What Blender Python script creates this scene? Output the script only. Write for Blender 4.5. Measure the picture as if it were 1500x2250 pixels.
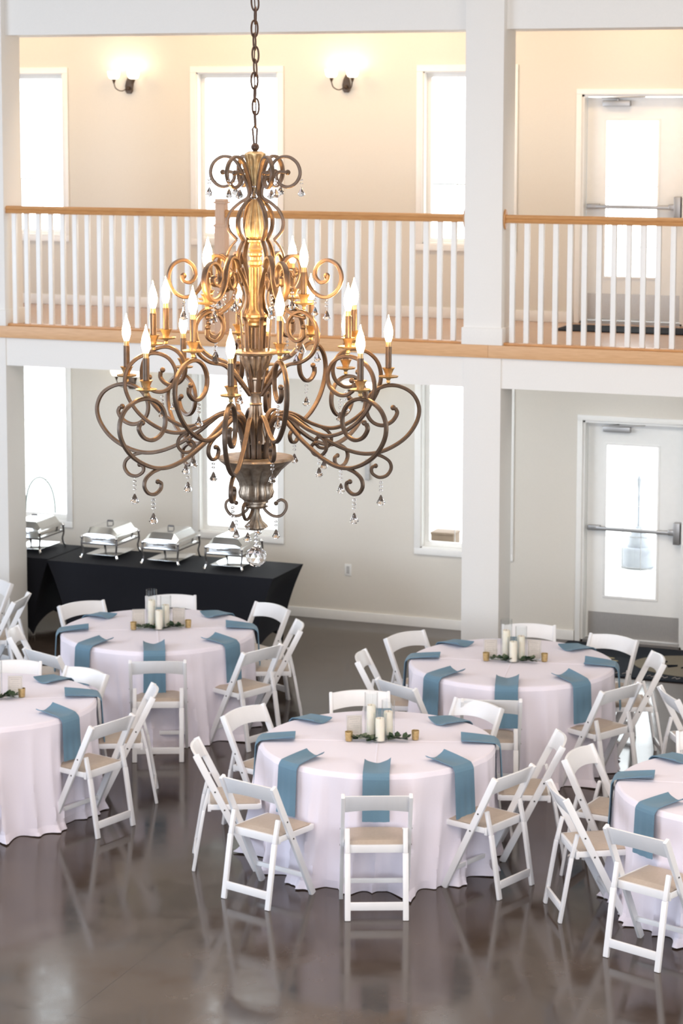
import bpy, bmesh, math, random
from mathutils import Vector, Matrix
for o in list(bpy.data.objects): bpy.data.objects.remove(o)
sc = bpy.context.scene
COL = sc.collection
PI = math.pi
R = math.radians
rnd = random.Random(7)

# ------------------------------------------------------------------ camera
PITCH, ROLL, YAW, H = R(6.623), R(0.105), R(21.207), 4.835
YB, YW = 17.70, 19.93                     # balcony front, inner face of the back wall
cd = bpy.data.cameras.new('camera'); cam = bpy.data.objects.new('camera', cd); COL.objects.link(cam)
fw = Vector((-math.sin(YAW)*math.cos(PITCH), math.cos(YAW)*math.cos(PITCH), -math.sin(PITCH)))
r0 = Vector((math.cos(YAW), math.sin(YAW), 0)); u0 = r0.cross(fw)
rr_ = math.cos(ROLL)*r0 + math.sin(ROLL)*u0; uu_ = -math.sin(ROLL)*r0 + math.cos(ROLL)*u0
M = Matrix((rr_, uu_, -fw)).transposed().to_4x4(); M.translation = Vector((0, 0, H))
cam.matrix_world = M
cd.sensor_fit = 'VERTICAL'; cd.sensor_height = 36; cd.sensor_width = 24
cd.lens = 4958/2250*36; cd.shift_y = -(1125-830)/2250
cd.clip_start = .1; cd.clip_end = 300
cd.dof.use_dof = True; cd.dof.focus_distance = 9.2; cd.dof.aperture_fstop = 7.0
sc.camera = cam
# ------------------------------------------------------------------ view, sky, lights
sc.view_settings.view_transform = 'Standard'; sc.view_settings.look = 'None'
sc.view_settings.exposure = 0.0; sc.view_settings.gamma = 1; sc.view_settings.use_curve_mapping = False
sc.cycles.use_denoising = True
sc.cycles.max_bounces = 10; sc.cycles.transparent_max_bounces = 16; sc.cycles.transmission_bounces = 8
sc.cycles.caustics_reflective = False; sc.cycles.caustics_refractive = False
sc.cycles.sample_clamp_indirect = 6
w = bpy.data.worlds.new('overcast_sky'); sc.world = w; w.use_nodes = True
bg = w.node_tree.nodes['Background']; bg.inputs[0].default_value = (.93, .97, 1, 1); bg.inputs[1].default_value = 6.0

def area(name, loc, target, sx, sy, power, col):
    l = bpy.data.lights.new(name, 'AREA'); l.shape = 'RECTANGLE'; l.size = sx; l.size_y = sy; l.energy = power; l.color = col
    o = bpy.data.objects.new(name, l); COL.objects.link(o); o.location = loc
    o.rotation_euler = (Vector(target)-Vector(loc)).to_track_quat('-Z', 'Y').to_euler(); return o
area('added_daylight_rear', (-3, -2.5, 3.4), (-5, 15, 1.6), 12, 4.5, 1000, (.80, .88, 1))  # added area lamp behind the camera, stands in for unseen daylight
area('added_daylight_side', (-15.2, 9, 3.2), (-5, 14, .8), 9, 4.5, 1000, (.74, .85, 1))  # added cool lamp from the left in place of daylight, no window modelled
area('added_fill_right', (3.6, 11, 3.8), (-5, 14, 1.5), 8, 4.5, 430, (1, .93, .86))  # added warm fill for right-facing sides, no source known there
area('added_top_fill', (-5, 10, 7.0), (-5.2, 11, 0), 8, 8, 520, (1, .78, .62))  # added overhead panel giving warm top light, no ceiling fixture known
for i, x in enumerate((-11.2, -8.8, -6.9, -4.6)):
    area('added_balcony_fill.%d' % i, (x, 18.7, 6.25), (x, 19.6, 4.2), .9, .5, 22, (1, .70, .40))  # invented lamps hidden behind the top beam, added to warm the upper wall

for i, x in enumerate((-12.6, -10.3, -8.1, -6.4, -4.4)):
    area('added_fill_under_balcony.%d' % i, (x, 18.6, 2.74), (x, 19.7, 1.0), .9, .5, 15, (1, .95, .88))  # invented lamps added to brighten the wall below the balcony
# ------------------------------------------------------------------ materials
def mat(name, col, rough=.5, metal=0, spec=None, noise=None, bump=0, bscale=40, sheen=0, emit=None, es=0, coat=0, trans=0, ior=1.5, stretch=None, sss=0):
    m = bpy.data.materials.new(name); m.use_nodes = True; nt = m.node_tree; b = nt.nodes['Principled BSDF']
    b.inputs['Base Color'].default_value = (*col, 1); b.inputs['Roughness'].default_value = rough; b.inputs['Metallic'].default_value = metal
    b.inputs['IOR'].default_value = ior; b.inputs['Transmission Weight'].default_value = trans
    b.inputs['Coat Weight'].default_value = coat; b.inputs['Coat Roughness'].default_value = .1
    if sheen: b.inputs['Sheen Weight'].default_value = sheen
    if emit: b.inputs['Emission Color'].default_value = (*emit, 1); b.inputs['Emission Strength'].default_value = es
    tc = nt.nodes.new('ShaderNodeTexCoord'); mp = nt.nodes.new('ShaderNodeMapping'); nt.links.new(tc.outputs['Object'], mp.inputs[0])
    if stretch: mp.inputs['Scale'].default_value = stretch
    n = nt.nodes.new('ShaderNodeTexNoise'); n.inputs['Scale'].default_value = bscale; n.inputs['Detail'].default_value = 5
    nt.links.new(mp.outputs[0], n.inputs['Vector'])
    if noise:
        rp = nt.nodes.new('ShaderNodeValToRGB'); rp.color_ramp.elements[0].position = .3; rp.color_ramp.elements[1].position = .7
        rp.color_ramp.elements[0].color = (*noise, 1); rp.color_ramp.elements[1].color = (*col, 1)
        nt.links.new(n.outputs[0], rp.inputs[0]); nt.links.new(rp.outputs[0], b.inputs['Base Color'])
    if bump:
        bp = nt.nodes.new('ShaderNodeBump'); bp.inputs['Strength'].default_value = bump; bp.inputs['Distance'].default_value = .01
        nt.links.new(n.outputs[0], bp.inputs['Height']); nt.links.new(bp.outputs[0], b.inputs['Normal'])
    return m
def thin_glass(name, tint=(.97, .98, .98), gl=.9):
    m = bpy.data.materials.new(name); m.use_nodes = True; nt = m.node_tree; nt.nodes.clear()
    o = nt.nodes.new('ShaderNodeOutputMaterial'); mx = nt.nodes.new('ShaderNodeMixShader')
    t = nt.nodes.new('ShaderNodeBsdfTransparent'); t.inputs[0].default_value = (*tint, 1)
    g = nt.nodes.new('ShaderNodeBsdfGlossy'); g.inputs['Roughness'].default_value = .03
    f = nt.nodes.new('ShaderNodeLayerWeight'); pw = nt.nodes.new('ShaderNodeMath'); pw.operation = 'POWER'; pw.inputs[1].default_value = 4
    nt.links.new(f.outputs['Facing'], pw.inputs[0])
    mu = nt.nodes.new('ShaderNodeMath'); mu.operation = 'MULTIPLY_ADD'; mu.inputs[1].default_value = gl; mu.inputs[2].default_value = .04
    nt.links.new(pw.outputs[0], mu.inputs[0]); nt.links.new(mu.outputs[0], mx.inputs[0])
    nt.links.new(t.outputs[0], mx.inputs[1]); nt.links.new(g.outputs[0], mx.inputs[2]); nt.links.new(mx.outputs[0], o.inputs[0]); return m
m_wall = mat('painted_wall', (.70, .67, .61), .75, bump=.06, bscale=120, noise=(.68, .65, .59))
m_white = mat('white_paint', (.83, .82, .79), .6, bump=.04, bscale=90, noise=(.81, .80, .77))
m_trim = mat('gloss_trim_paint', (.86, .86, .84), .35, noise=(.84, .84, .82), bscale=20)
m_ceil = mat('ceiling_paint', (.78, .76, .72), .8, noise=(.76, .74, .70), bscale=30)
m_oak = mat('oiled_oak', (.62, .33, .13), .38, noise=(.50, .24, .085), bscale=9, stretch=(1.2, 14, 14), bump=.05)
m_oakl = mat('light_oak', (.70, .43, .22), .42, noise=(.60, .34, .16), bscale=7, stretch=(1.0, 12, 12), bump=.05)
m_oakfloor = mat('oak_planks', (.50, .33, .22), .22, noise=(.42, .26, .17), bscale=6, stretch=(1, 12, 1))
m_newel = mat('beige_newel_wood', (.62, .41, .28), .5, noise=(.56, .36, .24), bscale=10, stretch=(12, 12, 1))
m_ext = mat('pale_paving', (.72, .72, .70), .8, noise=(.66, .66, .64), bscale=3)
m_resin = mat('white_resin', (.84, .85, .87), .28, noise=(.82, .83, .85), bscale=14, bump=.02)
m_seat = mat('beige_vinyl', (.50, .42, .35), .45, noise=(.46, .38, .31), bscale=60, bump=.1)
m_screw = mat('dark_screw', (.12, .11, .10), .4, metal=.8, noise=(.08, .07, .07))
m_cloth = mat('white_linen', (.82, .78, .87), .85, sheen=.2, bump=.12, bscale=260, noise=(.80, .76, .85))
m_nap = mat('dusty_blue_cotton', (.125, .245, .325), .85, sheen=.15, bump=.25, bscale=320, noise=(.11, .205, .30))
m_black = mat('black_spandex', (.012, .013, .018), .75, bump=.1, bscale=300, noise=(.014, .015, .019))
m_black.node_tree.nodes['Principled BSDF'].inputs['Specular IOR Level'].default_value = .15
m_steel = mat('polished_steel', (.78, .78, .77), .14, metal=1, noise=(.70, .70, .69), bscale=8)
m_alu = mat('brushed_aluminium', (.42, .41, .40), .38, metal=.9, noise=(.36, .35, .34), bscale=60, stretch=(1, 30, 30))
m_kick = mat('brushed_kick_plate', (.66, .63, .59), .42, metal=.75, noise=(.48, .47, .46), bscale=50, stretch=(40, 1, 1))
m_bronze = mat('aged_bronze', (.115, .077, .052), .40, metal=.5, noise=(.075, .05, .034), bscale=35, bump=.15)
m_silver = mat('antique_silver_leaf', (.42, .36, .29), .36, metal=.7, noise=(.17, .12, .085), bscale=30, bump=.25)
m_gold = mat('antique_gold_leaf', (.58, .43, .22), .36, metal=.7, noise=(.30, .19, .09), bscale=30, bump=.25)
m_chain = mat('dark_chain_metal', (.10, .06, .04), .45, metal=.6, noise=(.07, .04, .03))
m_crystal = mat('cut_crystal', (1, 1, 1), 0.0, trans=1, ior=1.42)
m_bulb = mat('lit_flame_bulb', (1, .9, .75), .3, emit=(1, .56, .20), es=190)
m_shade = mat('lit_frosted_glass', (1, .95, .85), .5, emit=(1, .93, .78), es=1.5)
m_wax = mat('ivory_wax', (.90, .84, .72), .45, noise=(.87, .80, .68), bscale=12)
m_wax.node_tree.nodes['Principled BSDF'].inputs['Subsurface Weight'].default_value = .3
m_wax.node_tree.nodes['Principled BSDF'].inputs['Subsurface Radius'].default_value = (.02, .012, .006)
m_leaf = mat('dark_leaf', (.035, .075, .03), .38, noise=(.018, .045, .022), bscale=40)
m_leafb = mat('pale_leaf_back', (.16, .19, .12), .5, noise=(.10, .13, .08), bscale=40)
m_vot = mat('mercury_gold_glass', (.66, .50, .25), .25, metal=.6, noise=(.48, .34, .14), bscale=60, bump=.1)
m_card = mat('cream_card', (.80, .72, .66), .7, noise=(.78, .70, .64))
m_ink = mat('pale_grey_print', (.45, .41, .40), .7, noise=(.40, .37, .36))
m_mat = mat('black_rubber_mat', (.012, .017, .026), .7, bump=.4, bscale=200, noise=(.008, .012, .02))
m_mat.node_tree.nodes['Principled BSDF'].inputs['Specular IOR Level'].default_value = .1
m_matb = mat('taupe_mat_oval', (.20, .175, .13), .85, noise=(.17, .15, .11), bscale=80)
m_matg = mat('gold_mat_print', (.42, .36, .20), .8, noise=(.36, .30, .16))
m_dkrail = mat('black_iron_railing', (.20, .21, .21), .5, noise=(.10, .11, .11))
m_tan = mat('tan_wicker', (.17, .12, .08), .8, noise=(.13, .09, .06), bscale=60, bump=.4)
m_stone = mat('grey_stone', (.36, .38, .42), .7, noise=(.30, .32, .36), bscale=10)
m_verd = mat('weathered_green_iron', (.16, .20, .20), .6, noise=(.08, .10, .10))
m_plas = mat('white_plastic', (.80, .80, .78), .4, noise=(.78, .78, .76))
m_grey = mat('grey_plastic', (.50, .50, .49), .5, noise=(.46, .46, .45))
m_glass = thin_glass('window_glass'); m_vase = thin_glass('vase_glass', (.98, .99, .99), .9)
# polished concrete: mottled brown with saw-cut joints and smooth, uneven gloss
m_floor = bpy.data.materials.new('polished_brown_concrete'); m_floor.use_nodes = True
nt = m_floor.node_tree; b = nt.nodes['Principled BSDF']; L = nt.links
tc = nt.nodes.new('ShaderNodeTexCoord')
def noise_(s, d=6, rg=.6):
    n = nt.nodes.new('ShaderNodeTexNoise'); n.inputs['Scale'].default_value = s; n.inputs['Detail'].default_value = d; n.inputs['Roughness'].default_value = rg
    L.new(tc.outputs['Object'], n.inputs['Vector']); return n
n1 = noise_(.55); n2 = noise_(3.2, 8)
mx = nt.nodes.new('ShaderNodeMix'); mx.data_type = 'FLOAT'; mx.inputs[0].default_value = .4; L.new(n1.outputs[0], mx.inputs[2]); L.new(n2.outputs[0], mx.inputs[3])
rp = nt.nodes.new('ShaderNodeValToRGB'); e = rp.color_ramp.elements; e[0].position = .36; e[0].color = (.040, .028, .022, 1); e[1].position = .64; e[1].color = (.085, .062, .048, 1)
L.new(mx.outputs[0], rp.inputs[0])
bk = nt.nodes.new('ShaderNodeTexBrick'); bk.offset = 0; bk.inputs['Scale'].default_value = 1; bk.inputs['Mortar Size'].default_value = .004; bk.inputs['Mortar Smooth'].default_value = .3
bk.inputs['Brick Width'].default_value = 4.6; bk.inputs['Row Height'].default_value = 4.6; bk.inputs[1].default_value = (1, 1, 1, 1); bk.inputs[2].default_value = (1, 1, 1, 1); bk.inputs[3].default_value = (.45, .45, .45, 1)
mp = nt.nodes.new('ShaderNodeMapping'); mp.inputs['Location'].default_value = (1.0, 3.4, 0); L.new(tc.outputs['Object'], mp.inputs[0]); L.new(mp.outputs[0], bk.inputs[0])
mm = nt.nodes.new('ShaderNodeMix'); mm.data_type = 'RGBA'; mm.blend_type = 'MULTIPLY'; mm.inputs[0].default_value = 1
L.new(rp.outputs[0], mm.inputs[6]); L.new(bk.outputs[0], mm.inputs[7]); L.new(mm.outputs[2], b.inputs['Base Color'])
r2 = nt.nodes.new('ShaderNodeMapRange'); r2.inputs[1].default_value = .3; r2.inputs[2].default_value = .7; r2.inputs[3].default_value = .07; r2.inputs[4].default_value = .19
L.new(n2.outputs[0], r2.inputs[0]); L.new(r2.outputs[0], b.inputs['Roughness']); b.inputs['IOR'].default_value = 1.47

# ------------------------------------------------------------------ mesh helpers
class MB:
    def __init__(s): s.v = []; s.f = []
    def add(s, vs, fs):
        k = len(s.v); s.v += [Vector(v) for v in vs]; s.f += [tuple(i+k for i in f) for f in fs]; return s
    def box(s, a, b, m=None):
        x0, y0, z0 = a; x1, y1, z1 = b
        vs = [Vector(p) for p in ((x0, y0, z0), (x1, y0, z0), (x1, y1, z0), (x0, y1, z0), (x0, y0, z1), (x1, y0, z1), (x1, y1, z1), (x0, y1, z1))]
        if m is not None: vs = [m @ v for v in vs]
        return s.add(vs, [(0, 3, 2, 1), (4, 5, 6, 7), (0, 1, 5, 4), (1, 2, 6, 5), (2, 3, 7, 6), (3, 0, 4, 7)])
    def bar(s, p, q, w, t, up=(1, 0, 0)):      # box along p->q: w along 'up', t across
        p, q = Vector(p), Vector(q); d = (q-p).normalized(); a = Vector(up); a = (a - a.dot(d)*d).normalized(); c = d.cross(a)
        vs = [p+a*i*w/2+c*j*t/2 for i, j in ((-1, -1), (1, -1), (1, 1), (-1, 1))]+[q+a*i*w/2+c*j*t/2 for i, j in ((-1, -1), (1, -1), (1, 1), (-1, 1))]
        return s.add(vs, [(0, 3, 2, 1), (4, 5, 6, 7), (0, 1, 5, 4), (1, 2, 6, 5), (2, 3, 7, 6), (3, 0, 4, 7)])
    def sweep(s, pts, w, t, side=None, seg=8, taper=None):   # oval section: half width w along 'side', t along normal
        pts = [Vector(p) for p in pts]; n = len(pts); k = len(s.v)
        up = Vector(side) if side is not None else None
        prev = None
        for i, p in enumerate(pts):
            d = (pts[min(i+1, n-1)]-pts[max(i-1, 0)]).normalized()
            if up is not None: a = up - up.dot(d)*d
            else:
                a = prev if prev is not None else (Vector((0, 0, 1)) if abs(d.z) < .9 else Vector((1, 0, 0)))
                a = a - a.dot(d)*d
            a.normalize(); prev = a; c = d.cross(a); f = taper(i/(n-1)) if taper else 1
            for j in range(seg):
                th = 2*PI*(j+.5)/seg; ca, sa = math.cos(th), math.sin(th)
                e = .62
                s.v.append(p+a*w*f*math.copysign(abs(ca)**e, ca)+c*t*f*math.copysign(abs(sa)**e, sa))
        for i in range(n-1):
            for j in range(seg):
                a0 = k+i*seg+j; a1 = k+i*seg+(j+1) % seg
                s.f.append((a0, a1, a1+seg, a0+seg))
        s.f.append(tuple(k+j for j in reversed(range(seg)))); s.f.append(tuple(k+(n-1)*seg+j for j in range(seg))); return s
    def lathe(s, prof, seg=24, c=(0, 0, 0), flute=None, cap=True):   # prof: (r, z) list
        k = len(s.v); c = Vector(c); n = len(prof)
        for i, pz in enumerate(prof):
            r, z = pz[0], pz[1]; fl = pz[2] if len(pz) > 2 else 0
            for j in range(seg):
                th = 2*PI*j/seg; q = r*(1+fl*(abs(math.cos(th*flute/2))-.6)) if (flute and fl) else r
                s.v.append(c+Vector((q*math.cos(th), q*math.sin(th), z)))
        for i in range(n-1):
            for j in range(seg):
                a0 = k+i*seg+j; a1 = k+i*seg+(j+1) % seg
                s.f.append((a0, a1, a1+seg, a0+seg))
        if cap:
            s.f.append(tuple(k+j for j in reversed(range(seg)))); s.f.append(tuple(k+(n-1)*seg+j for j in range(seg)))
        return s
    def ball(s, c, r, seg=8, rings=6, sz=1):
        return s.lathe([(max(r*math.sin(PI*i/rings), r*.02), -r*sz*math.cos(PI*i/rings)) for i in range(rings+1)], seg, c)
    def strip(s, A, B, closed=False):   # quads between two equal point rows
        k = len(s.v); n = len(A); s.v += [Vector(p) for p in A]+[Vector(p) for p in B]
        for i in range(n-1 if not closed else n): j = (i+1) % n; s.f.append((k+i, k+j, k+n+j, k+n+i))
        return s
    def extrude(s, outline, y0, y1):    # outline in (x, z), extruded along y
        k = len(s.v); n = len(outline)
        s.v += [Vector((x, y0, z)) for x, z in outline]+[Vector((x, y1, z)) for x, z in outline]
        s.f.append(tuple(k+i for i in range(n))); s.f.append(tuple(k+n+i for i in reversed(range(n))))
        for i in range(n): j = (i+1) % n; s.f.append((k+i, k+n+i, k+n+j, k+j))
        return s
    def build(s, name, m, parent=None, bevel=0, smooth=True, ang=35, seg=2):
        me = bpy.data.meshes.new(name); me.from_pydata([tuple(v) for v in s.v], [], s.f); me.validate()
        bm = bmesh.new(); bm.from_mesh(me); bmesh.ops.recalc_face_normals(bm, faces=bm.faces)
        if bevel:
            es = [e for e in bm.edges if len(e.link_faces) == 2 and e.calc_face_angle(0) > R(30)]
            bmesh.ops.bevel(bm, geom=es, offset=bevel, segments=seg, profile=.6, affect='EDGES', clamp_overlap=True)
        bm.to_mesh(me); bm.free()
        if smooth:
            for p in me.polygons: p.use_smooth = True
            me.set_sharp_from_angle(angle=R(ang))
        me.materials.append(m)
        o = bpy.data.objects.new(name, me); COL.objects.link(o); o.parent = parent; return o
def tag(o, label=None, cat=None, group=None, kind=None):
    if label: o['label'] = label
    if cat: o['category'] = cat
    if group: o['group'] = group
    if kind: o['kind'] = kind
    return o
def struct(o): o['kind'] = 'structure'; return o
def empty(name, loc=(0, 0, 0), rz=0):
    o = bpy.data.objects.new(name, None); COL.objects.link(o); o.location = loc; o.rotation_euler = (0, 0, rz); return o
def dup(root):
    kids = {}
    r = root.copy(); COL.objects.link(r)
    for c in root.children:
        d = c.copy(); COL.objects.link(d); d.parent = r
        for g in c.children:
            h = g.copy(); COL.objects.link(h); h.parent = d
    return r
def catmull(P, n=6):
    P = [Vector(p) for p in P]; out = []
    Q = [P[0]*2-P[1]]+P+[P[-1]*2-P[-2]]
    for i in range(1, len(Q)-2):
        a, b_, c, d = Q[i-1], Q[i], Q[i+1], Q[i+2]
        for k in range(n):
            t = k/n; out.append(.5*((2*b_)+(c-a)*t+(2*a-5*b_+4*c-d)*t*t+(3*b_-a-3*c+d)*t**3))
    out.append(P[-1]); return out

# ================================================================== SETTING
X0, X1 = -16.0, 4.2
XLL = -16.0
WZ = {'U': (3.65, 5.243), 'L': (.765, 2.52)}
WX = [(-11.55, -10.69), (-9.237, -8.387), (-6.925, -6.07)]
DX = {'L': (-5.355, -4.405), 'U': (-5.405, -4.455)}; DZ = {'L': (0.0, 2.066), 'U': (2.96, 5.03)}
T = .22
# back wall with its openings cut out, course by course
wb = MB()
def wall_band(z0, z1, holes):
    x = X0
    for a, b_ in sorted(holes):
        wb.box((x, YW, z0), (a, YW+T, z1)); x = b_
    wb.box((x, YW, z0), (X1, YW+T, z1))
zs = [0, .765, 2.066, 2.52, 2.96, 3.65, 5.03, 5.243, 8.0]
for z0, z1 in zip(zs, zs[1:]):
    zc = (z0+z1)/2; hs = []
    for k in 'LU':
        if WZ[k][0] < zc < WZ[k][1]: hs += WX
        if DZ[k][0] < zc < DZ[k][1]: hs.append(DX[k])
    wall_band(z0, z1, hs)
struct(wb.build('wall_back', m_wall, smooth=False))
struct(MB().box((X0-.2, -4, -.05), (X0, YW+T, 8)).build('wall_left', m_wall, smooth=False))
struct(MB().box((X1, -4, -.05), (X1+.2, YW+T, 8)).build('wall_right', m_wall, smooth=False))
struct(MB().box((X0-.2, -4.2, -.05), (X1+.2, -4, 8)).build('wall_front', m_wall, smooth=False))
struct(MB().box((X0-.2, -4.2, -.25), (X1+.2, YW+T, 0)).build('floor', m_floor, smooth=False))
struct(MB().box((X0-.2, -4.2, 7.2), (X1+.2, YB+.05, 7.35)).build('ceiling', m_ceil, smooth=False))
struct(MB().box((X0, YB+.05, 6.35), (X1, YW, 6.5)).build('ceiling_balcony', m_ceil, smooth=False))
struct(MB().box((-60, YW+T, -.35), (50, 90, -.12)).build('ground', m_ext, smooth=False))
# balcony
struct(MB().box((X0, YB+.05, 2.76), (X1, YW, 2.945)).build('balcony_slab', m_white, smooth=False))
fl = MB()
for i in range(16): fl.box((X0, YB+.05+i*.1364, 2.945), (X1, YB+.05+(i+1)*.1364-.004, 2.959))
struct(fl.build('floor_balcony', m_oakfloor, smooth=False))
struct(MB().box((X0, YB+.012, 2.601), (X1, YB+.30, 2.853)).build('trim_1', m_white, smooth=False))
XC0, XC1 = -5.788, -5.46
nm = MB(); nm.box((X0, YB-.022, 2.853), (XC0+.22, YB+.05, 2.959)).box((XC0+.221, YB-.022, 2.853), (X1, YB+.05, 2.959))
struct(nm.build('trim_2', m_oakl, bevel=.003))
struct(MB().box((X0, YB+.07, 5.538), (X1, YB+.62, 7.25)).build('trim_3', m_white, smooth=False))
def column(xa, xb):
    o = struct(MB().box((xa, YB, 0), (xb, YB+.33, 7.25)).build('column', m_white, bevel=.006))
    MB().box((xa-.012, YB-.016, 2.959), (xb+.012, YB+.345, 3.10)).build('plinth', m_white, o, bevel=.004)
column(XC0, XC1); column(-10.43, -10.10)
# baseboards
bb = MB().box((X0, YW-.018, 0), (DX['L'][0]-.06, YW, .094)).box((DX['L'][1]+.06, YW-.018, 0), (X1, YW, .094))
struct(bb.build('baseboard_back', m_trim, bevel=.004))
bb = MB().box((X0, YW-.018, 2.959), (DX['U'][0]-.06, YW, 3.06)).box((DX['U'][1]+.06, YW-.018, 2.959), (X1, YW, 3.06))
struct(bb.build('baseboard_balcony', m_trim, bevel=.004))

def frame(mb, x0, x1, z0, z1, w, y0, y1, bottom=True):
    mb.box((x0-w, y0, z1), (x1+w, y1, z1+w)); mb.box((x0-w, y0, z0), (x0, y1, z1)); mb.box((x1, y0, z0), (x1+w, y1, z1))
    if bottom: mb.box((x0-w, y0, z0-w), (x1+w, y1, z0))
k = 0
for lev in 'UL':
    for (x0, x1) in WX:
        k += 1; z0, z1 = WZ[lev]
        mb = MB(); frame(mb, x0, x1, z0, z1, .062, YW-.018, YW)
        wn = struct(mb.build('window_%d' % k, m_trim, bevel=.004))
        mb = MB(); mb.box((x0, YW, z0), (x1, YW+.13, z0+.012)).box((x0, YW, z1-.012), (x1, YW+.13, z1)).box((x0, YW, z0), (x0+.012, YW+.13, z1)).box((x1-.012, YW, z0), (x1, YW+.13, z1))
        mb.build('reveal', m_trim, wn, smooth=False)
        fx0, fx1, fz0, fz1 = x0+.05, x1-.05, z0+.05, z1-.05
        mb = MB(); frame(mb, fx0, fx1, fz0, fz1, .045, YW+.09, YW+.13)
        mb.build('window_frame', m_trim, wn, bevel=.003)
        mb = MB(); nx, nz = 3, (6 if lev == 'U' else 7)
        for i in range(1, nx): x = fx0+(fx1-fx0)*i/nx; mb.box((x-.003, YW+.118, fz0), (x+.003, YW+.122, fz1))
        for i in range(1, nz): z = fz0+(fz1-fz0)*i/nz; mb.box((fx0, YW+.118, z-.003), (fx1, YW+.122, z+.003))
        mb.build('muntin_grid', m_trim, wn, smooth=False)
        MB().box((fx0, YW+.107, fz0), (fx1, YW+.110, fz1)).build('pane', m_glass, wn, smooth=False)

def door(n, lev):
    x0, x1 = DX[lev]; z0, z1 = DZ[lev]; yl = YW+.10
    mb = MB(); frame(mb, x0, x1, z0, z1, .05, YW-.02, YW, bottom=False)
    dn = struct(mb.build('door_%d' % n, m_trim, bevel=.004))
    mb = MB(); mb.box((x0, YW, z0), (x0+.02, YW+T, z1)).box((x1-.02, YW, z0), (x1, YW+T, z1)).box((x0, YW, z1-.02), (x1, YW+T, z1))
    mb.build('door_jamb', m_trim, dn, smooth=False)
    MB().box((x0, YW, z0), (x1, YW+T, z0+.018)).build('threshold', m_alu, dn, smooth=False)
    gx0, gx1, gz0, gz1 = x0+.183, x0+.70, z0+.405, z0+1.855
    a, c = x0+.026, x1-.026; zb, zt = z0+.022, z1-.026
    mb = MB(); mb.box((a, yl, zb), (gx0, yl+.045, zt)).box((gx1, yl, zb), (c, yl+.045, zt)).box((gx0, yl, zb), (gx1, yl+.045, gz0)).box((gx0, yl, gz1), (gx1, yl+.045, zt))
    lf = mb.build('door_leaf', m_trim, dn, smooth=False)
    mb = MB(); frame(mb, gx0+.022, gx1-.022, gz0+.022, gz1-.022, .022, yl-.008, yl+.004)
    mb.build('glazing_bead', m_trim, lf, bevel=.002)
    mb = MB()
    for i in (1, 2): x = gx0+(gx1-gx0)*i/3; mb.box((x-.003, yl+.028, gz0), (x+.003, yl+.032, gz1))
    for i in range(1, 5): z = gz0+(gz1-gz0)*i/5; mb.box((gx0, yl+.028, z-.003), (gx1, yl+.032, z+.003))
    mb.build('muntin_grid', m_trim, lf, smooth=False)
    MB().box((gx0, yl+.018, gz0), (gx1, yl+.021, gz1)).build('pane', m_glass, lf, smooth=False)
    MB().box((a+.02, yl-.003, zb+.015), (c-.025, yl, zb+.245)).build('kick_plate', m_kick, lf, smooth=False)
    zbar = z0+1.06
    mb = MB().box((a+.012, yl-.055, zbar-.02), (a+.13, yl, zbar+.025)).bar((a+.1, yl-.045, zbar), (c-.10, yl-.045, zbar), .034, .03, up=(0, 0, 1))
    mb.box((c-.125, yl-.07, zbar-.02), (c-.07, yl-.02, zbar+.03)).box((c-.075, yl-.085, zbar-.10), (c-.012, yl, zbar+.10))
    mb.build('panic_bar', m_alu, dn, bevel=.008)
    mb = MB().box((a+.15, yl-.055, z1-.105), (a+.40, yl-.0, z1-.055)); mb.lathe([(.012, 0), (.012, .03)], 10, (a+.285, yl-.03, z1-.06))
    mb.bar((a+.285, yl-.03, z1-.035), (a+.19, yl-.22, z1-.030), .02, .008); mb.bar((a+.19, yl-.22, z1-.030), (a+.56, yl-.12, z1-.022), .02, .008)
    mb.build('door_closer', m_alu, dn, bevel=.003)
door(1, 'L'); door(2, 'U')

# ------------------------------------------------------------------ balcony railing
def railing(xa, xb, label, newel=None, ros=()):
    r = empty('balcony_railing', ((xa+xb)/2, YB+.06, 2.959)); tag(r, label, 'railing', 'balcony railings'); cx = (xa+xb)/2
    y = 0.0
    hp = [(-.028, 3.965), (.028, 3.965), (.034, 3.980), (.026, 3.994), (.034, 4.008), (.030, 4.022), (.015, 4.031), (-.015, 4.031), (-.030, 4.022), (-.034, 4.008), (-.026, 3.994), (-.034, 3.980)]
    mb = MB(); A = [Vector((xa-cx, p, z-2.959)) for p, z in hp]; B = [Vector((xb-cx, p, z-2.959)) for p, z in hp]
    mb.strip(A, B, closed=True); n = len(hp); mb.f.append(tuple(range(n))); mb.f.append(tuple(reversed(range(n, 2*n))))
    mb.build('handrail', m_oak, r, ang=25)
    MB().box((xa-cx, -.034, 0), (xb-cx, .034, .020)).build('shoe_rail', m_oak, r, bevel=.003)
    bm_ = MB().box((-.021, -.018, .020), (.021, .018, 1.006)); first = None
    x = xa+.075
    while x < xb-.03:
        if not (newel and abs(x-newel) < .09):
            if first is None: first = bm_.build('baluster', m_trim, r, bevel=.003); first.location = (x-cx, 0, 0)
            else:
                c = first.copy(); COL.objects.link(c); c.location = (x-cx, 0, 0)
        x += .1215
    for xr, s in ros:
        mb = MB().lathe([(.055, 0), (.062, .006), (.058, .016), (.03, .018)], 28)
        o = mb.build('rosette', m_oak, r); o.rotation_euler = (0, s*PI/2, 0); o.scale = (1.35, .75, 1); o.location = (xr-cx, 0, 1.035)
    if newel:
        q = newel-cx
        mb = MB().box((q-.048, -.048, 0), (q+.048, .048, .95)).box((q-.056, -.056, .925), (q+.056, .056, .945)).box((q-.044, -.044, .945), (q+.044, .044, 1.125))
        mb.box((q-.056, -.056, 1.125), (q+.056, .056, 1.142)).box((q-.046, -.046, 1.142), (q+.046, .046, 1.165))
        mb.build('newel_post', m_newel, r, bevel=.004)
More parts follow.
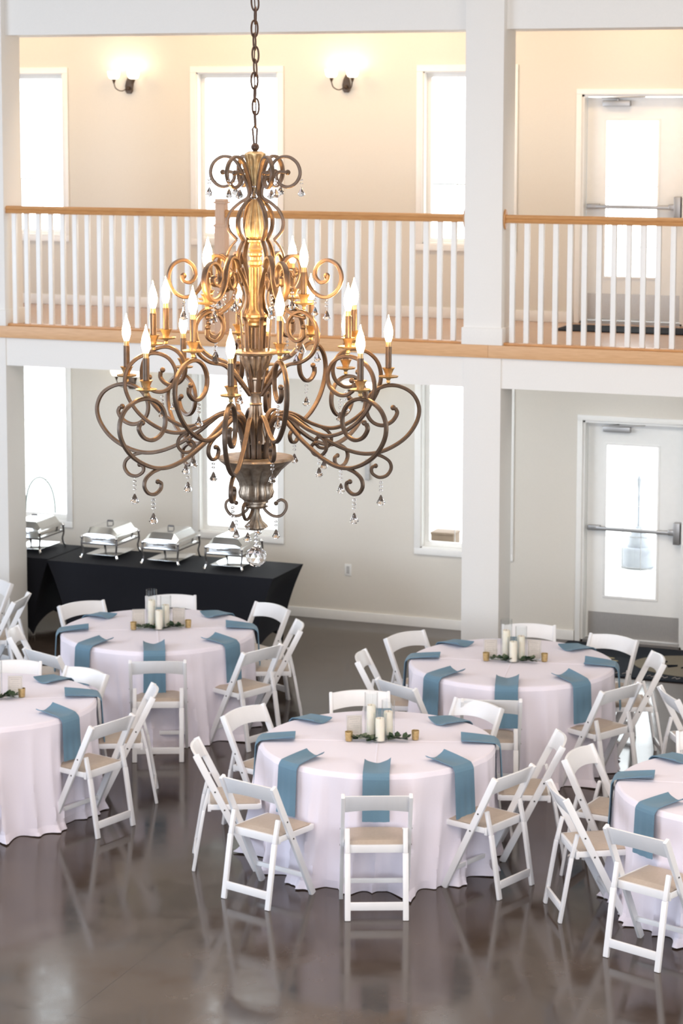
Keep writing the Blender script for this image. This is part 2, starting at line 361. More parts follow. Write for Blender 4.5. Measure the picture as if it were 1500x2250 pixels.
railing(-10.10, XC0, 'long oak-topped railing with white balusters and newel post between the columns', newel=-8.0, ros=((XC0, -1),))
railing(XC1, 3.9, 'oak-topped railing with white balusters right of the white column', ros=((XC1, 1),))

# ------------------------------------------------------------------ wall fittings
def sconce(x, z, label):
    r = empty('wall_sconce', (x, YW, z)); tag(r, label, 'wall lamp', 'two-shade wall sconces')
    out = [(-.04, .0), (-.036, -.05), (-.02, -.07), (.02, -.07), (.036, -.05), (.04, 0), (.03, .05), (.0, .11), (-.03, .05)]
    mb = MB().extrude(out, -.022, 0); mb.ball((0, -.03, -.02), .022)
    mb.build('backplate', m_bronze, r, bevel=.003)
    for s in (-1, 1):
        P = catmull([(s*.01, -.03, -.02), (s*.05, -.08, -.045), (s*.09, -.12, -.02), (s*.105, -.13, .03)], 6)
        mb = MB().sweep(P, .005, .005); mb.lathe([(.006, .0), (.016, .03), (.022, .045)], 14, (s*.105, -.13, .025))
        a = mb.build('lamp_arm', m_bronze, r)
        sh = MB().lathe([(.020, .066), (.045, .074), (.058, .10), (.064, .145), (.060, .145), (.053, .102), (.040, .080), (.018, .072)], 28, (s*.105, -.13, 0), cap=False)
        sh.build('glass_shade', m_shade, r)
        l = bpy.data.lights.new('sconce_bulb_light', 'POINT'); l.energy = .85; l.color = (1, .84, .56); l.shadow_soft_size = .035
        o = bpy.data.objects.new('sconce_bulb_light', l); COL.objects.link(o); o.location = (x+s*.105, YW-.13, z+.165)
sconce(-9.953, 5.115, 'bronze two-shade sconce on the upper wall nearest the left edge')
sconce(-7.684, 5.121, 'bronze two-shade sconce on the upper wall, right of the chandelier chain')
sconce(-9.956, 2.215, 'bronze two-shade sconce on the lower wall behind left chandelier arms')
sconce(-7.50, 2.20, 'bronze two-shade sconce on the lower wall behind right chandelier arms')
o = MB().box((-.035, -.008, -.058), (.035, 0, .058)).build('power_outlet', m_plas, bevel=.003); o.location = (-7.66, YW, .496)
tag(o, 'white power outlet low on the wall right of the black buffet table', 'outlet')
MB().box((-.016, -.010, -.036), (.016, -.008, .036)).build('socket_face', m_grey, o, bevel=.001)
o = MB().box((-.022, -.035, -.10), (.022, 0, .10)).build('wall_box', m_grey, bevel=.004); o.location = (-7.457, YW, 1.49)
tag(o, 'narrow grey box on the lower wall right of the chandelier', 'wall box')

# ------------------------------------------------------------------ door mats
mt = MB().box((-5.45, 18.72, .0), (-3.55, 19.86, .012)).build('door_mat', m_mat, bevel=.004)
tag(mt, 'black door mat with taupe oval and script by the lower door', 'door mat')
ov = [(-4.06+.62*math.cos(t), 19.28+.40*math.sin(t)) for t in [2*PI*i/48 for i in range(48)]]
mb = MB(); mb.add([(x, y, .0155) for x, y in ov]+[(x, y, .011) for x, y in ov], [tuple(range(48))]+[(i, (i+1) % 48, 48+(i+1) % 48, 48+i) for i in range(48)])
mb.build('oval_print', m_matb, mt, smooth=False)
mb = MB()
for (x, y, s) in ((-4.38, 19.22, 1), (-4.10, 19.25, 1.1), (-3.86, 19.25, .9)):
    P = catmull([(x-.12*s, y-.08*s, .0168), (x-.02*s, y+.14*s, .0168), (x-.05*s, y-.02*s, .0168), (x+.10*s, y+.02*s, .0168), (x+.03*s, y-.06*s, .0168)], 6)
    mb.sweep(P, .011, .0012)
mb.build('script_print', m_mat, mt)
mb = MB()
for i in range(16):
    x = -5.3+i*.11
    if i % 4 == 3: continue
    mb.sweep(catmull([(x-.03, 18.80, .0135), (x-.01, 18.84, .0135), (x+.01, 18.795, .0135), (x+.035, 18.83, .0135)], 4), .004, .001)
mb.build('border_print', m_ink, mt)
mb = MB()
for (dx, dy, s) in ((0, 0, 1), (.07, -.03, .8), (.02, -.11, 1.3), (.12, -.12, .9)):
    c = (-4.98+dx, 19.36+dy)
    mb.add([(c[0]+.05*s*math.cos(t), c[1]+.025*s*math.sin(t), .0135) for t in [2*PI*i/14 for i in range(14)]], [tuple(range(14))])
mb.build('gold_motif', m_matg, mt, smooth=False)
o = MB().box((-5.42, 19.12, 2.959), (-3.9, 19.66, 2.97)).build('balcony_mat', m_mat, bevel=.004)
tag(o, 'plain black door mat on the balcony floor before the upper door', 'door mat')

# ------------------------------------------------------------------ outside, seen through the glass
def porch():
    r = empty('porch_railing', (-7, 23.2, 2.93)); tag(r, 'thin black porch railing outside the upper windows', 'railing')
    MB().box((-8, -.015, 1.17), (6, .015, 1.182)).box((-8, -.012, .12), (6, .012, .14)).build('top_rail', m_dkrail, r, smooth=False)
    p0 = None
    for i in range(15):
        if p0 is None: p0 = MB().box((-.005, -.005, 0), (.005, .005, 1.17)).build('post', m_dkrail, r, smooth=False)
        else: p0 = p0.copy(); COL.objects.link(p0)
        p0.location = (-8+i, 0, 0)
    struct(MB().box((-16, YW+T, 2.80), (0, 23.3, 2.93)).build('porch_deck', m_ext, smooth=False))
porch()
r = empty('stone_fountain', (-5.83, 24.1, -.12)); tag(r, 'slender grey fountain with drum base outside the lower door', 'fountain')
MB().lathe([(.17, 0), (.19, .02), (.19, .20), (.17, .23)], 24).build('basin', m_stone, r)
MB().lathe([(.12, .23), (.10, .36), (.05, .42), (.03, .46)], 20).build('pedestal', m_stone, r)
MB().lathe([(.018, .46), (.014, .70), (.02, .78), (.012, .82), (.022, .92), (.028, .98), (.01, 1.02)], 14).build('spout', m_stone, r)
r = empty('wicker_basket', (-8.23, 24.56, -.12)); tag(r, 'tan wicker box outside the lower window left of the column', 'basket')
MB().box((-.14, -.12, 0), (.14, .12, .13)).build('body', m_tan, r, bevel=.01)
MB().box((-.145, -.125, .13), (.145, .125, .16)).build('lid', m_tan, r, bevel=.008)
r = empty('garden_chair', (-12.38, 22.43, -.12)); tag(r, 'green-grey iron chair with hooped back outside the lower left window', 'garden chair')
MB().sweep([(.19*math.cos(t), 0, .44+.42*math.sin(t)**.8) for t in [PI*i/16 for i in range(17)]], .009, .009).build('hoop_back', m_verd, r)
MB().lathe([(.22, .40), (.23, .42), (.22, .44)], 20, (0, -.2, 0)).build('seat', m_verd, r)
for sx, sy in ((-1, 0), (1, 0), (-1, -1), (1, -1)):
    MB().bar((sx*.17, -.08+sy*.26, .42), (sx*.2, -.04+sy*.34, 0), .02, .02).build('leg', m_verd, r)

# ================================================================== FURNITURE
# ---- stretch-covered buffet tables
def buffet(x0, x1, y0, y1, label):
    cx, cy = (x0+x1)/2, (y0+y1)/2; w, d = (x1-x0)/2, (y1-y0)/2; zt = .75
    r = empty('buffet_table', (cx, cy, 0)); tag(r, label, 'buffet table', 'black covered buffet tables')
    N = 26; rc = .03
    def per(w, d):
        P = []
        for (ax, ay, bx, by) in ((-w, -d, w, -d), (w, -d, w, d), (w, d, -w, d), (-w, d, -w, -d)):
            for i in range(N): t = i/N; P.append((ax+(bx-ax)*t, ay+(by-ay)*t, t))
        return P
    top = per(w, d); foot = per(w-.19, d-.04); mb = MB(); n = len(top); V = 16; rows = []
    for j in range(V+1):
        v = j/V; row = []
        for (tx, ty, t), (fx, fy, _) in zip(top, foot):
            arch = .17*(math.sin(PI*t)**.45 if 0 < t < 1 else 0)
            hb = zt-(zt-arch-.012)*v; z = hb
            q = (1-(1-v)**1.7)*(1-.25*(arch/.17)*v)
            belly = .05*math.sin(PI*t)*math.sin(PI*min(v*1.0, 1))
            x = tx+(fx-tx)*q; y = ty+(fy-ty)*q
            nx = -x/w if abs(abs(ty)-d) > 1e-6 else 0; ny = -ty/d if abs(abs(ty)-d) < 1e-6 else 0
            row.append((x+nx*belly, y+ny*belly*.6, z))
        rows.append(row)
    for a, b_ in zip(rows, rows[1:]): mb.strip(a, b_, closed=True)
    k = len(mb.v); mb.v += [Vector(p) for p in rows[0]]; mb.f.append(tuple(k+i for i in range(n)))
    bmesh_obj = mb.build('stretch_cover', m_black, r, ang=50)
    for sx in (-1, 1):
        for sy in (-1, 1):
            MB().bar((sx*(w-.22), sy*(d-.06), .72), (sx*(w-.21), sy*(d-.07), .0), .025, .025).build('leg', m_grey, r)
    return r
buffet(-9.955, -7.69, 18.14, 18.86, 'long buffet table under a black stretch cover, three chafing dishes on it')
buffet(-12.20, -9.97, 18.20, 18.90, 'black-covered buffet table partly hidden by the left column')
# ---- chafing dishes
def chafer():
    r = empty('chafing_dish'); w, l = .165, .235
    mb = MB().box((-w, -l, .145), (w, l, .152)).box((-w-.012, -l-.012, .20), (w+.012, l+.012, .212))
    mb.box((-w+.012, -l+.012, .152), (w-.012, l-.012, .2)); mb.build('water_pan', m_steel, r, bevel=.005)
    # lid: bevelled vault
    mb = MB(); prof = [(w, .212), (w-.002, .235), (w-.045, .285), (w-.07, .293), (-(w-.07), .293), (-(w-.045), .285), (-(w-.002), .235), (-w, .212)]
    ends = [(-l, 0), (-l+.002, 1), (-l+.05, 2)]
    rows = []
    for y, k_ in ((-l, 0), (-l+.003, .3), (-l+.05, 1), (l-.05, 1), (l-.003, .3), (l, 0)):
        rows.append([(x, y, .212+(z-.212)*k_) for x, z in prof])
    for a, b_ in zip(rows, rows[1:]): mb.strip(a, b_)
    mb.build('lid', m_steel, r, ang=20)
    mb = MB(); mb.sweep([(-.03, 0, .293), (-.03, 0, .32), (.03, 0, .32), (.03, 0, .293)], .005, .005, seg=6); mb.box((-.026, -.009, .315), (.026, .009, .33)); mb.build('lid_handle', m_screw, r)
    for s in (-1, 1):
        mb = MB(); mb.sweep([(-.05, s*(l+.012), .19), (-.05, s*(l+.035), .19), (.05, s*(l+.035), .19), (.05, s*(l+.012), .19)], .005, .005, seg=6); mb.build('carry_handle', m_screw, r)
    mb = MB(); mb.sweep([(-w-.012, -l, .14), (w+.012, -l, .14), (w+.012, l, .14), (-w-.012, l, .14), (-w-.012, -l, .14)], .006, .006, seg=6); mb.build('stand_frame', m_screw, r)
    for sx in (-1, 1):
        for sy in (-1, 1):
            P = catmull([(sx*(w+.012), sy*(l-.01), .20), (sx*(w+.016), sy*(l), .13), (sx*(w+.006), sy*(l-.01), .07), (sx*(w+.014), sy*(l+.0), .022)], 5)
            g = MB().sweep(P, .008, .006, seg=6).build('leg', m_screw, r)
            mb = MB().sweep(catmull([(sx*(w+.010), sy*(l-.004), .040), (sx*(w+.018), sy*(l+.002), .015), (sx*(w+.028), sy*(l+.012), .006)], 4), .010, .007, seg=8)
            mb.ball((sx*(w+.012), sy*l, .20), .016); mb.build('foot_cap', m_steel, g)
    MB().box((-w+.01, -l+.04, .030), (w-.01, l-.02, .034)).build('fuel_tray', m_steel, r, bevel=.001)
    return r
proto = chafer(); first = True
for x, y, lb in ((-10.34, 18.62, 'silver chafing dish at the far left, beside the left column'), (-9.53, 18.60, 'silver chafing dish second from the left on the black buffet'),
                 (-8.89, 18.57, 'silver chafing dish third from the left, between two others'), (-8.25, 18.56, 'silver chafing dish farthest right, beneath the chandelier crystal ball')):
    o = proto if first else dup(proto); first = False
    o.location = (x, y, .75); tag(o, lb, 'chafing dish', 'chafing dishes on the black buffet')

# ---- folding chairs (origin under the post tops; +Y faces the table)
def make_chair():
    r = empty('folding_chair')
    pt = lambda z: .005+.395*(1-z/.785)       # line of the long rails
    for s in (-1, 1):
        mb = MB(); x = s*.205; n = 10
        # long rail: front foot to back top, rounded top
        P = [(x, pt(0), 0), (x, pt(.2), .2), (x, pt(.45), .45), (x, pt(.66), .66), (x, pt(.76), .76)]
        mb.bar(P[0], (x, pt(.772), .772), .024, .044)
        mb.build('back_rail', m_resin, r, bevel=.006)
        lx = s*.176
        mb = MB().bar((lx, -.008, 0), (lx, .060, .40), .036, .022).bar((lx, .060, .398), (lx, .096, .545), .030, .022)
        mb.build('rear_leg', m_resin, r, bevel=.006)
        mb = MB()
        for z, y in ((.50, .085), (.405, .24)):
            pass
        P = [(s*.2185, pt(.53)-.0, .53), (s*.2185, pt(.41), .41)]
        for q in P:
            sc_ = MB().lathe([(.006, 0), (.005, .002)], 10); ms = Matrix.Translation(q) @ Matrix.Rotation(s*PI/2, 4, 'Y')
            sc_.v = [ms @ v for v in sc_.v]; mb.add(sc_.v, sc_.f)
        mb.build('bolt_head', m_screw, r)
    # curved back slat
    mb = MB(); n = 12; F = []; 
    for i in range(n+1):
        t = -1+2*i/n; x = t*.198; bow = -.034*(1-t*t); zt = .772+.012*(1-t*t)-.004; zb = .655+.022*(1-t*t)
        y = pt(.715)+bow
        F.append([(x, y-.008+.02, zt), (x, y+.010+.02, zt), (x, y+.010+.07, zb), (x, y-.008+.07, zb)])
    F = [[(p[0], p[1]-.045, p[2]) for p in s_] for s_ in F]
    for a, b_ in zip(F, F[1:]): mb.strip(a, b_, closed=True)
    mb.f.append(tuple(range(4))); k_ = len(mb.v); mb.v += [Vector(p) for p in F[-1]]; mb.f.append((k_, k_+1, k_+2, k_+3))
    mb.build('back_slat', m_resin, r, bevel=.003)
    # seat frame and pad
    mb = MB().box((-.188, .085, .392), (.188, .108, .440)).box((-.19, .405, .408), (.19, .432, .440))
    for s in (-1, 1): mb.box((s*.192-.012*(s > 0)-.0*(s < 0), .10, .404), (s*.192+.012*(s < 0), .42, .440))
    mb.build('seat_frame', m_resin, r, bevel=.005)
    mb = MB(); N = 10; g = []
    for j in range(N+1):
        row = []
        for i in range(N+1):
            u = -1+2*i/N; v = -1+2*j/N; e = (1-abs(u)**5)*(1-abs(v)**5)
            row.append((u*.172, .262+v*.158, .441+.020*e**.5))
        g.append(row)
    for a, b_ in zip(g, g[1:]): mb.strip(a, b_)
    mb.box((-.174, .102, .430), (.174, .422, .442)); mb.build('seat_pad', m_seat, r, ang=60)
    MB().box((-.160, -.004, .062), (.160, .012, .112)).build('rear_stretcher', m_resin, r, bevel=.004)
    MB().bar((-.195, pt(.135), .135), (.195, pt(.135), .135), .030, .018, up=(0, 0, 1)).build('front_stretcher', m_resin, r, bevel=.004)
    return r
cproto = make_chair(); cfirst = [True]
TB = {'T1': (-4.986, 13.521), 'T2': (-4.805, 15.922), 'T3': (-7.741, 15.908), 'T4': (-7.90, 13.50), 'T5': (-2.56, 13.40)}
DESC = {'T1': 'foremost central round table', 'T2': 'round table beside the white column', 'T3': 'round table before the black buffet',
        'T4': 'round table cut by the left edge', 'T5': 'round table cut by the right edge'}
CH = [  # table, place, x, y, rz(deg)
 ('T1', 'front side', -4.564, 12.368, 22.8), ('T1', 'front left side', -5.411, 12.340, -16.6), ('T1', 'left side', -6.043, 12.947, -65.4), ('T1', 'back left side', -6.129, 13.899, -107.1),
 ('T1', 'back side', -5.545, 14.654, 205.1), ('T1', 'back right side', -4.653, 14.679, 157.1), ('T1', 'right side', -3.873, 14.013, 109.6), ('T1', 'front right side', -3.932, 13.154, 71.8),
 ('T2', 'front side', -4.597, 14.76, 19.8), ('T2', 'front left side', -5.388, 14.947, -29.3), ('T2', 'left side', -5.931, 15.659, -76), ('T2', 'back left side', -5.862, 16.458, -114.9),
 ('T2', 'back side', -5.031, 17.14, 197.1), ('T2', 'back right side', -4.28, 16.985, 164), ('T2', 'right side', -3.789, 16.44, 113.9), ('T2', 'front right side', -3.832, 15.452, 63.7),
 ('T3', 'front side', -7.263, 14.92, 23.6), ('T3', 'front left side', -8.221, 14.851, -23.1), ('T3', 'left side', -8.778, 15.395, -68.3), ('T3', 'back left side', -8.765, 16.537, -124.1),
 ('T3', 'back side', -8.183, 17.079, 206.8), ('T3', 'back right side', -7.213, 17.041, 152.4), ('T3', 'right side', -6.729, 16.451, 115), ('T3', 'front right side', -6.682, 15.589, 68.9),
 ('T4', 'back side', -8.272, 14.535, 203.7), ('T4', 'back right side', -7.625, 14.507, 162), ('T4', 'right side', -6.908, 14.151, 115.1), ('T4', 'front right side', -6.808, 13.308, 74.7),
 ('T4', 'front side', -7.50, 12.42, 20),
 ('T5', 'front left side', -2.953, 12.238, -19.9), ('T5', 'left side', -3.606, 12.889, -59.4), ('T5', 'back left side', -3.711, 13.743, -98.4), ('T5', 'back side', -3.019, 14.537, 198.3)]
def place_chair(x, y, rz, label, group):
    o = cproto if cfirst[0] else dup(cproto); cfirst[0] = False
    o.location = (x, y, 0); o.rotation_euler = (0, 0, R(rz)); tag(o, label, 'chair', group)
for t, pl, x, y, rz in CH:
    place_chair(x, y, rz, 'white folding chair, %s of the %s' % (pl.replace(' side', ''), DESC[t]), 'chairs around the ' + DESC[t])
place_chair(-3.506, 15.417, -59.4, 'white folding chair at the right photo edge, right of the column-side table', 'chairs of tables outside the photo')
place_chair(-9.87, 17.10, 158, 'white folding chair at the left photo edge, beside the left column foot', 'chairs of tables outside the photo')
place_chair(-9.311, 16.544, 100.9, 'white folding chair leaning right at the left photo edge, before the black covers', 'chairs of tables outside the photo')

# ---- tables, cloths
def cloth(seed):
    rg = random.Random(seed); NT = 288; Rt = .764; zt = .768
    ph = [(rg.randint(11, 15), rg.uniform(0, 6.28), 1), (rg.randint(18, 24), rg.uniform(0, 6.28), .6), (rg.randint(6, 8), rg.uniform(0, 6.28), .6)]
    def fold(th):
        s = sum(a*(1-2*abs(math.sin((n*th+p+.5*math.sin(3*th+p))/2))**.75) for n, p, a in ph)
        return max(-1.0, s/1.5) if s < 0 else s/1.5
    rows = []
    for rr in (.0, .2, .4, .6, .72, .752): rows.append([(rr*math.cos(2*PI*i/NT), rr*math.sin(2*PI*i/NT), zt) for i in range(NT)] if rr else None)
    rows = rows[1:]
    V = 30
    for j in range(V+1):
        v = j/V; row = []
        for i in range(NT):
            th = 2*PI*i/NT; f = fold(th); f2 = fold(th+.05*math.sin(2*v+seed))
            if j == 0: r_ = Rt; z = zt-.005
            else:
                r_ = Rt+.012+.055*v+.085*(f2-.15)*v**.8; z = zt-.006-(zt-.012)*v
                if v > .93: r_ += (v-.93)*(.35+.5*f2); 
                if j == V: z = .004+.004*(1+f2)
            row.append((r_*math.cos(th), r_*math.sin(th), max(z, .004)))
        rows.append(row)
    mb = MB()
    for a, b_ in zip(rows, rows[1:]): mb.strip(a, b_, closed=True)
    k_ = len(mb.v); mb.v += [Vector(p) for p in rows[0]]; mb.f.append(tuple(k_+i for i in range(NT)))
    # pressed fold creases across the top
    for a in (0, PI/2):
        mm_ = Matrix.Rotation(a, 4, 'Z')
        pts = [mm_ @ Vector((x_, 0, zt+.0002)) for x_ in [-.755+1.51*i/40 for i in range(41)]]
        n_ = mm_ @ Vector((0, 1, 0))
        A = [p+n_*.008 for p in pts]; B = [p+Vector((0, 0, .0028)) for p in pts]; C = [p-n_*.008 for p in pts]
        mb.strip(A, B).strip(B, C)
    return mb
TC = {'T1': 'white tablecloth on the foremost central round table', 'T2': 'white tablecloth on the round table beside the white column', 'T3': 'white tablecloth on the round table before the black buffet',
      'T4': 'white tablecloth on the round table cut by the left edge', 'T5': 'white tablecloth on the round table cut by the right edge'}
BASE = {'T1': -70, 'T2': -77, 'T3': -64, 'T4': -60, 'T5': -80}
for i, (t, (x, y)) in enumerate(TB.items()):
    r = empty('round_table', (x, y, 0), R(BASE[t]+90)); tag(r, 'round banquet table under the cloth, the ' + DESC[t], 'table', 'round banquet tables')
    MB().lathe([(.74, .735), (.755, .74), (.755, .758), (.75, .760)], 64).build('tabletop', m_oakl, r)
    for a in range(4):
        q = a*PI/2+PI/4; MB().bar((.42*math.cos(q), .42*math.sin(q), .735), (.46*math.cos(q), .46*math.sin(q), 0), .028, .028).build('leg', m_grey, r)
    o = cloth(11+i*5).build('tablecloth', m_cloth, ang=70); o.location = (x, y, 0); o.rotation_euler = (0, 0, R(BASE[t]+90+rnd.uniform(-3, 3)))
    tag(o, TC[t], 'tablecloth', 'white round tablecloths')

# ---- napkins: folded strip lying on the top and falling over the edge (origin at table centre, +X outward)
def napkin(seed):
    rg = random.Random(seed); mb = MB(); W = .083; th = .005; zt = .774; NU, NS = 14, 34
    L0, Re, hang = .545, .776, rg.uniform(.27, .31); s1 = Re-L0; tot = s1+hang+.02
    ampl = rg.uniform(.010, .016); tw = rg.uniform(-.10, .10); top = []; bot = []
    for j in range(NS+1):
        s = tot*j/NS; rt, rb = [], []
        for i in range(NU+1):
            u = -1+2*i/NU; y = u*W
            wave = (abs(u+.08)**2.2*2.1-.10*math.cos(u*7))*ampl*max(0, 1-s/(s1*1.02))**.75+.003
            if s < s1:
                x = L0+s; z = zt+wave; nx, nz = 0, 1
                y2 = y+tw*(s1-s)*.6
            else:
                q = min((s-s1)/.03, 1); h = s-s1
                x = Re+.012*math.sin(q*PI/2)+.040*h/.75+.003*math.cos(u*9+seed)*h/.3; z = zt+.002-h; nx, nz = math.sin(q*PI/2), math.cos(q*PI/2); y2 = y*(1+.10*h)
                x = math.sqrt(max(x*x-y2*y2*.8, .01))+.0
            if s < s1: pass
            rt.append((x+nx*th/2+nx*.012, y2, z+nz*th/2)); rb.append((x-nx*th/2+nx*.012, y2, z-nz*th/2))
        top.append(rt); bot.append(rb)
    for g in (top, bot):
        for a, b_ in zip(g, g[1:]): mb.strip(a, b_)
    edge = lambda g: [r_[0] for r_ in g]+g[-1][1:]+[r_[-1] for r_ in reversed(g[:-1])]+list(reversed(g[0][1:-1]))
    mb.strip(edge(top), edge(bot), closed=True)
    return mb
NV = [napkin(s).build('napkin', m_nap, ang=60) for s in (1, 2, 3)]
used = [False]*3
PLN = ['front', 'front right', 'right', 'back right', 'back', 'back left', 'left', 'front left']
NT_ = {'T1': 'foremost central table', 'T2': 'table beside the white column', 'T3': 'table before the black buffet', 'T4': 'table cut by the left edge', 'T5': 'table cut by the right edge'}
NP = [('T1', range(8)), ('T2', range(8)), ('T3', range(8)), ('T4', (0, 1, 2, 3, 4)), ('T5', (7, 6, 5, 0, 4))]
q = 0
for t, ks in NP:
    for k_ in ks:
        if t == 'T4' and k_ in (0, 4): continue
        if t == 'T5' and k_ in (0, 4): continue
        v = q % 3; o = NV[v] if not used[v] else NV[v].copy()
        if used[v]: COL.objects.link(o)
        used[v] = True; q += 1
        o.location = (*TB[t], 0); o.rotation_euler = (0, 0, R(BASE[t]+45*k_+rnd.uniform(-2, 2)))
        tag(o, 'dusty blue folded napkin on the %s of the %s' % (PLN[k_], NT_[t]), 'napkin', 'dusty blue napkins on the round tables')

# ---- centrepieces
def vase_mb(h, r_=.044):
    return MB().lathe([(r_, 0), (r_, h), (r_-.003, h), (r_-.003, .008)], 28, cap=False).lathe([(.001, .0), (r_, .0), (r_, .004), (.001, .006)], 28, cap=False)
def candle_mb(h): return MB().lathe([(.029, 0), (.030, .004), (.030, h-.006), (.027, h), (.02, h-.004), (.008, h-.007)], 24)
def sprig_mb(seed, m=1):
    rg = random.Random(seed); st = MB(); lv = MB(); lb = MB()
    P = catmull([(0, 0, .008), (.06, .01, .018), (.13, -.005, .012)], 5); st.sweep(P, .002, .002)
    for i in range(28):
        t = rg.random(); p = P[int(t*(len(P)-1))]; a = rg.uniform(-2.2, 2.2); l = rg.uniform(.040, .062); w_ = l*.33; el = rg.uniform(-.05, .7)
        d = Vector((math.cos(a)*math.cos(el), math.sin(a)*math.cos(el), math.sin(el))); s_ = d.cross(Vector((0, 0, 1))).normalized(); nn = s_.cross(d)
        tgt = lb if rg.random() < .22 else lv
        b0 = p+Vector((0, 0, .006))
        pts = [b0, b0+d*l*.3+s_*w_*.9, b0+d*l*.65+s_*w_, b0+d*l, b0+d*l*.65-s_*w_, b0+d*l*.3-s_*w_*.9, b0+d*l*.5-nn*.004]
        tgt.add(pts, [(0, 1, 6), (1, 2, 6), (2, 3, 6), (3, 4, 6), (4, 5, 6), (5, 0, 6)])
    return st, lv, lb
def votive_mb(): return MB().lathe([(.020, 0), (.023, .004), (.026, .062), (.0235, .062), (.020, .01), (.001, .008)], 24)
HV = {}; CV = {}
def centre(t, cards):
    cx, cy = TB[t]; a = R(BASE[t]+90); ux = Vector((math.cos(a), math.sin(a), 0)); uy = Vector((-math.sin(a), math.cos(a), 0)); Z = .7725; D = NT_[t]
    at = lambda x, y, z=Z: Vector((cx, cy, 0))+ux*x+uy*y+Vector((0, 0, z))
    for key, x, y, h, hc, nm_ in (('a', -.045, .055, .305, .215, 'tall'), ('b', .067, .050, .255, .175, 'middle-sized'), ('c', .014, -.030, .190, .150, 'short')):
        if key not in HV:
            HV[key] = vase_mb(h).build('glass_cylinder', m_vase); CV[key] = candle_mb(hc).build('pillar_candle', m_wax); v, c = HV[key], CV[key]
            MB().lathe([(.0012, hc-.008), (.0012, hc+.006)], 6).build('wick', m_screw, c)
        else:
            v = HV[key].copy(); COL.objects.link(v); c = dup(CV[key])
        v.location = at(x, y); tag(v, '%s clear glass candle cylinder on the %s' % (nm_, D), 'candle holder', 'glass candle cylinders')
        c.location = at(x, y, Z+.0065); tag(c, 'ivory pillar candle inside the %s cylinder on the %s' % (nm_, D), 'candle', 'ivory pillar candles')
    for s, x, y, rot in (('left', -.025, -.032, PI), ('right', .065, -.028, 0)):
        st, lv, lb = sprig_mb(hash((t == 'T1', s == 'left', 5)) % 97 + len(t) + int(t[1]))
        r = empty('greenery_sprig', at(x, y), a+rot+rnd.uniform(-.12, .12)); tag(r, 'dark green leafy sprig %s of the candles on the %s' % (s, D), 'greenery', 'leafy sprigs around the candles')
        st.build('stem', m_leafb, r); lv.build('leaves', m_leaf, r, smooth=False); lb.build('pale_leaves', m_leafb, r, smooth=False)
    for s, x, y in (('left', -.190, -.020), ('right', .245, .02)):
        if 'v' not in HV: HV['v'] = votive_mb().build('votive_holder', m_vot); o = HV['v']
        else: o = HV['v'].copy(); COL.objects.link(o)
        o.location = at(x, y); tag(o, 'small gold votive holder %s of the candles on the %s' % (s, D), 'votive', 'gold votive holders')
    for s, x, y, rz in cards:
        r = empty('sign_holder', at(x, y), a+R(rz)); tag(r, 'clear upright card holder with cream card %s of candles, %s' % (s, D), 'sign holder', 'card holders on the round tables')
        MB().box((-.053, -.0035, 0), (.053, -.001, .155)).box((-.053, .003, .0), (.053, .0055, .155)).box((-.053, -.03, 0), (.053, .035, .003)).build('clear_stand', m_vase, r, smooth=False)
        MB().box((-.050, -.0008, .006), (.050, .0025, .150)).build('card', m_card, r, smooth=False)
        mb = MB()
        for fr in ((-.044, .014, .044, .016), (-.044, .140, .044, .142), (-.044, .014, -.0425, .142), (.0425, .014, .044, .142)): mb.box((fr[0], -.0016, fr[1]), (fr[2], -.0009, fr[3]))
        rg = random.Random(3)
        for j, w_ in enumerate((.030, .018, .034, .026, .034, .022, .030)):
            x_ = -w_
            while x_ < w_: l = rg.uniform(.004, .010); mb.box((x_, -.0016, .126-j*.015), (min(x_+l, w_), -.0009, .1275-j*.015 + (.002 if j == 0 else 0))); x_ += l+.003
        mb.build('card_print', m_ink, r, smooth=False)
centre('T1', (('left', -.155, .05, 12),)); centre('T2', (('left', -.16, .03, 18), ('right', .165, .07, -8)))
centre('T3', (('left', -.15, .04, 6), ('right', .17, .07, -10))); centre('T4', (('right', .20, .02, -8),))

# ================================================================== CHANDELIER
CS = 1/610; CZ = 1/608
CHX, CHY, CHZ = -3.197, 7.389, 3.895
rgc = random.Random(5)
chn = empty('chandelier', (CHX, CHY, CHZ), R(23.4))      # local +X = towards photo right, -Y = towards the camera
tag(chn, 'tiered bronze and gold scroll chandelier with lit candle bulbs and crystals on chain', 'chandelier')
def pz(r_, y): return (r_*CS, 0, (833-y)*CZ)
def path(P, n=7): return catmull([pz(*p) for p in P], n)
def lat(P): return [(max(p[0], .5)*CS, (833-p[1])*CZ, *p[2:]) for p in P]
SIDE = (0, 1, 0)
def rot(o, th): o.rotation_euler = (0, 0, -R(th)); return o   # th: 0 = right, 90 = towards the camera
MB().lathe(lat([(6, 338), (14, 338), (23, 343), (23, 347), (18, 360, .25), (13, 385, .3), (9, 410, .3), (6, 432, .3), (9, 446, .3), (18, 480, .3), (21, 505, .3), (18, 522, .3), (13, 527)]), 72, flute=8).build('upper_vase', m_gold, chn)
MB().lathe(lat([(8, 526), (17, 529), (17, 533), (12, 536), (13, 545), (16, 549), (12, 553), (16, 558), (16, 562), (12, 566), (12, 572), (16, 576), (16, 582), (11, 586), (13, 588, .25), (13, 640, .25), (14, 678, .25), (16, 682), (19, 688), (25, 691), (25, 696), (16, 700), (15, 704), (23, 708), (23, 713), (13, 717), (9, 719)]), 72, flute=12).build('fluted_column', m_gold, chn)
MB().lathe(lat([(9, 717), (9, 770)]), 20).build('centre_tube', m_bronze, chn)
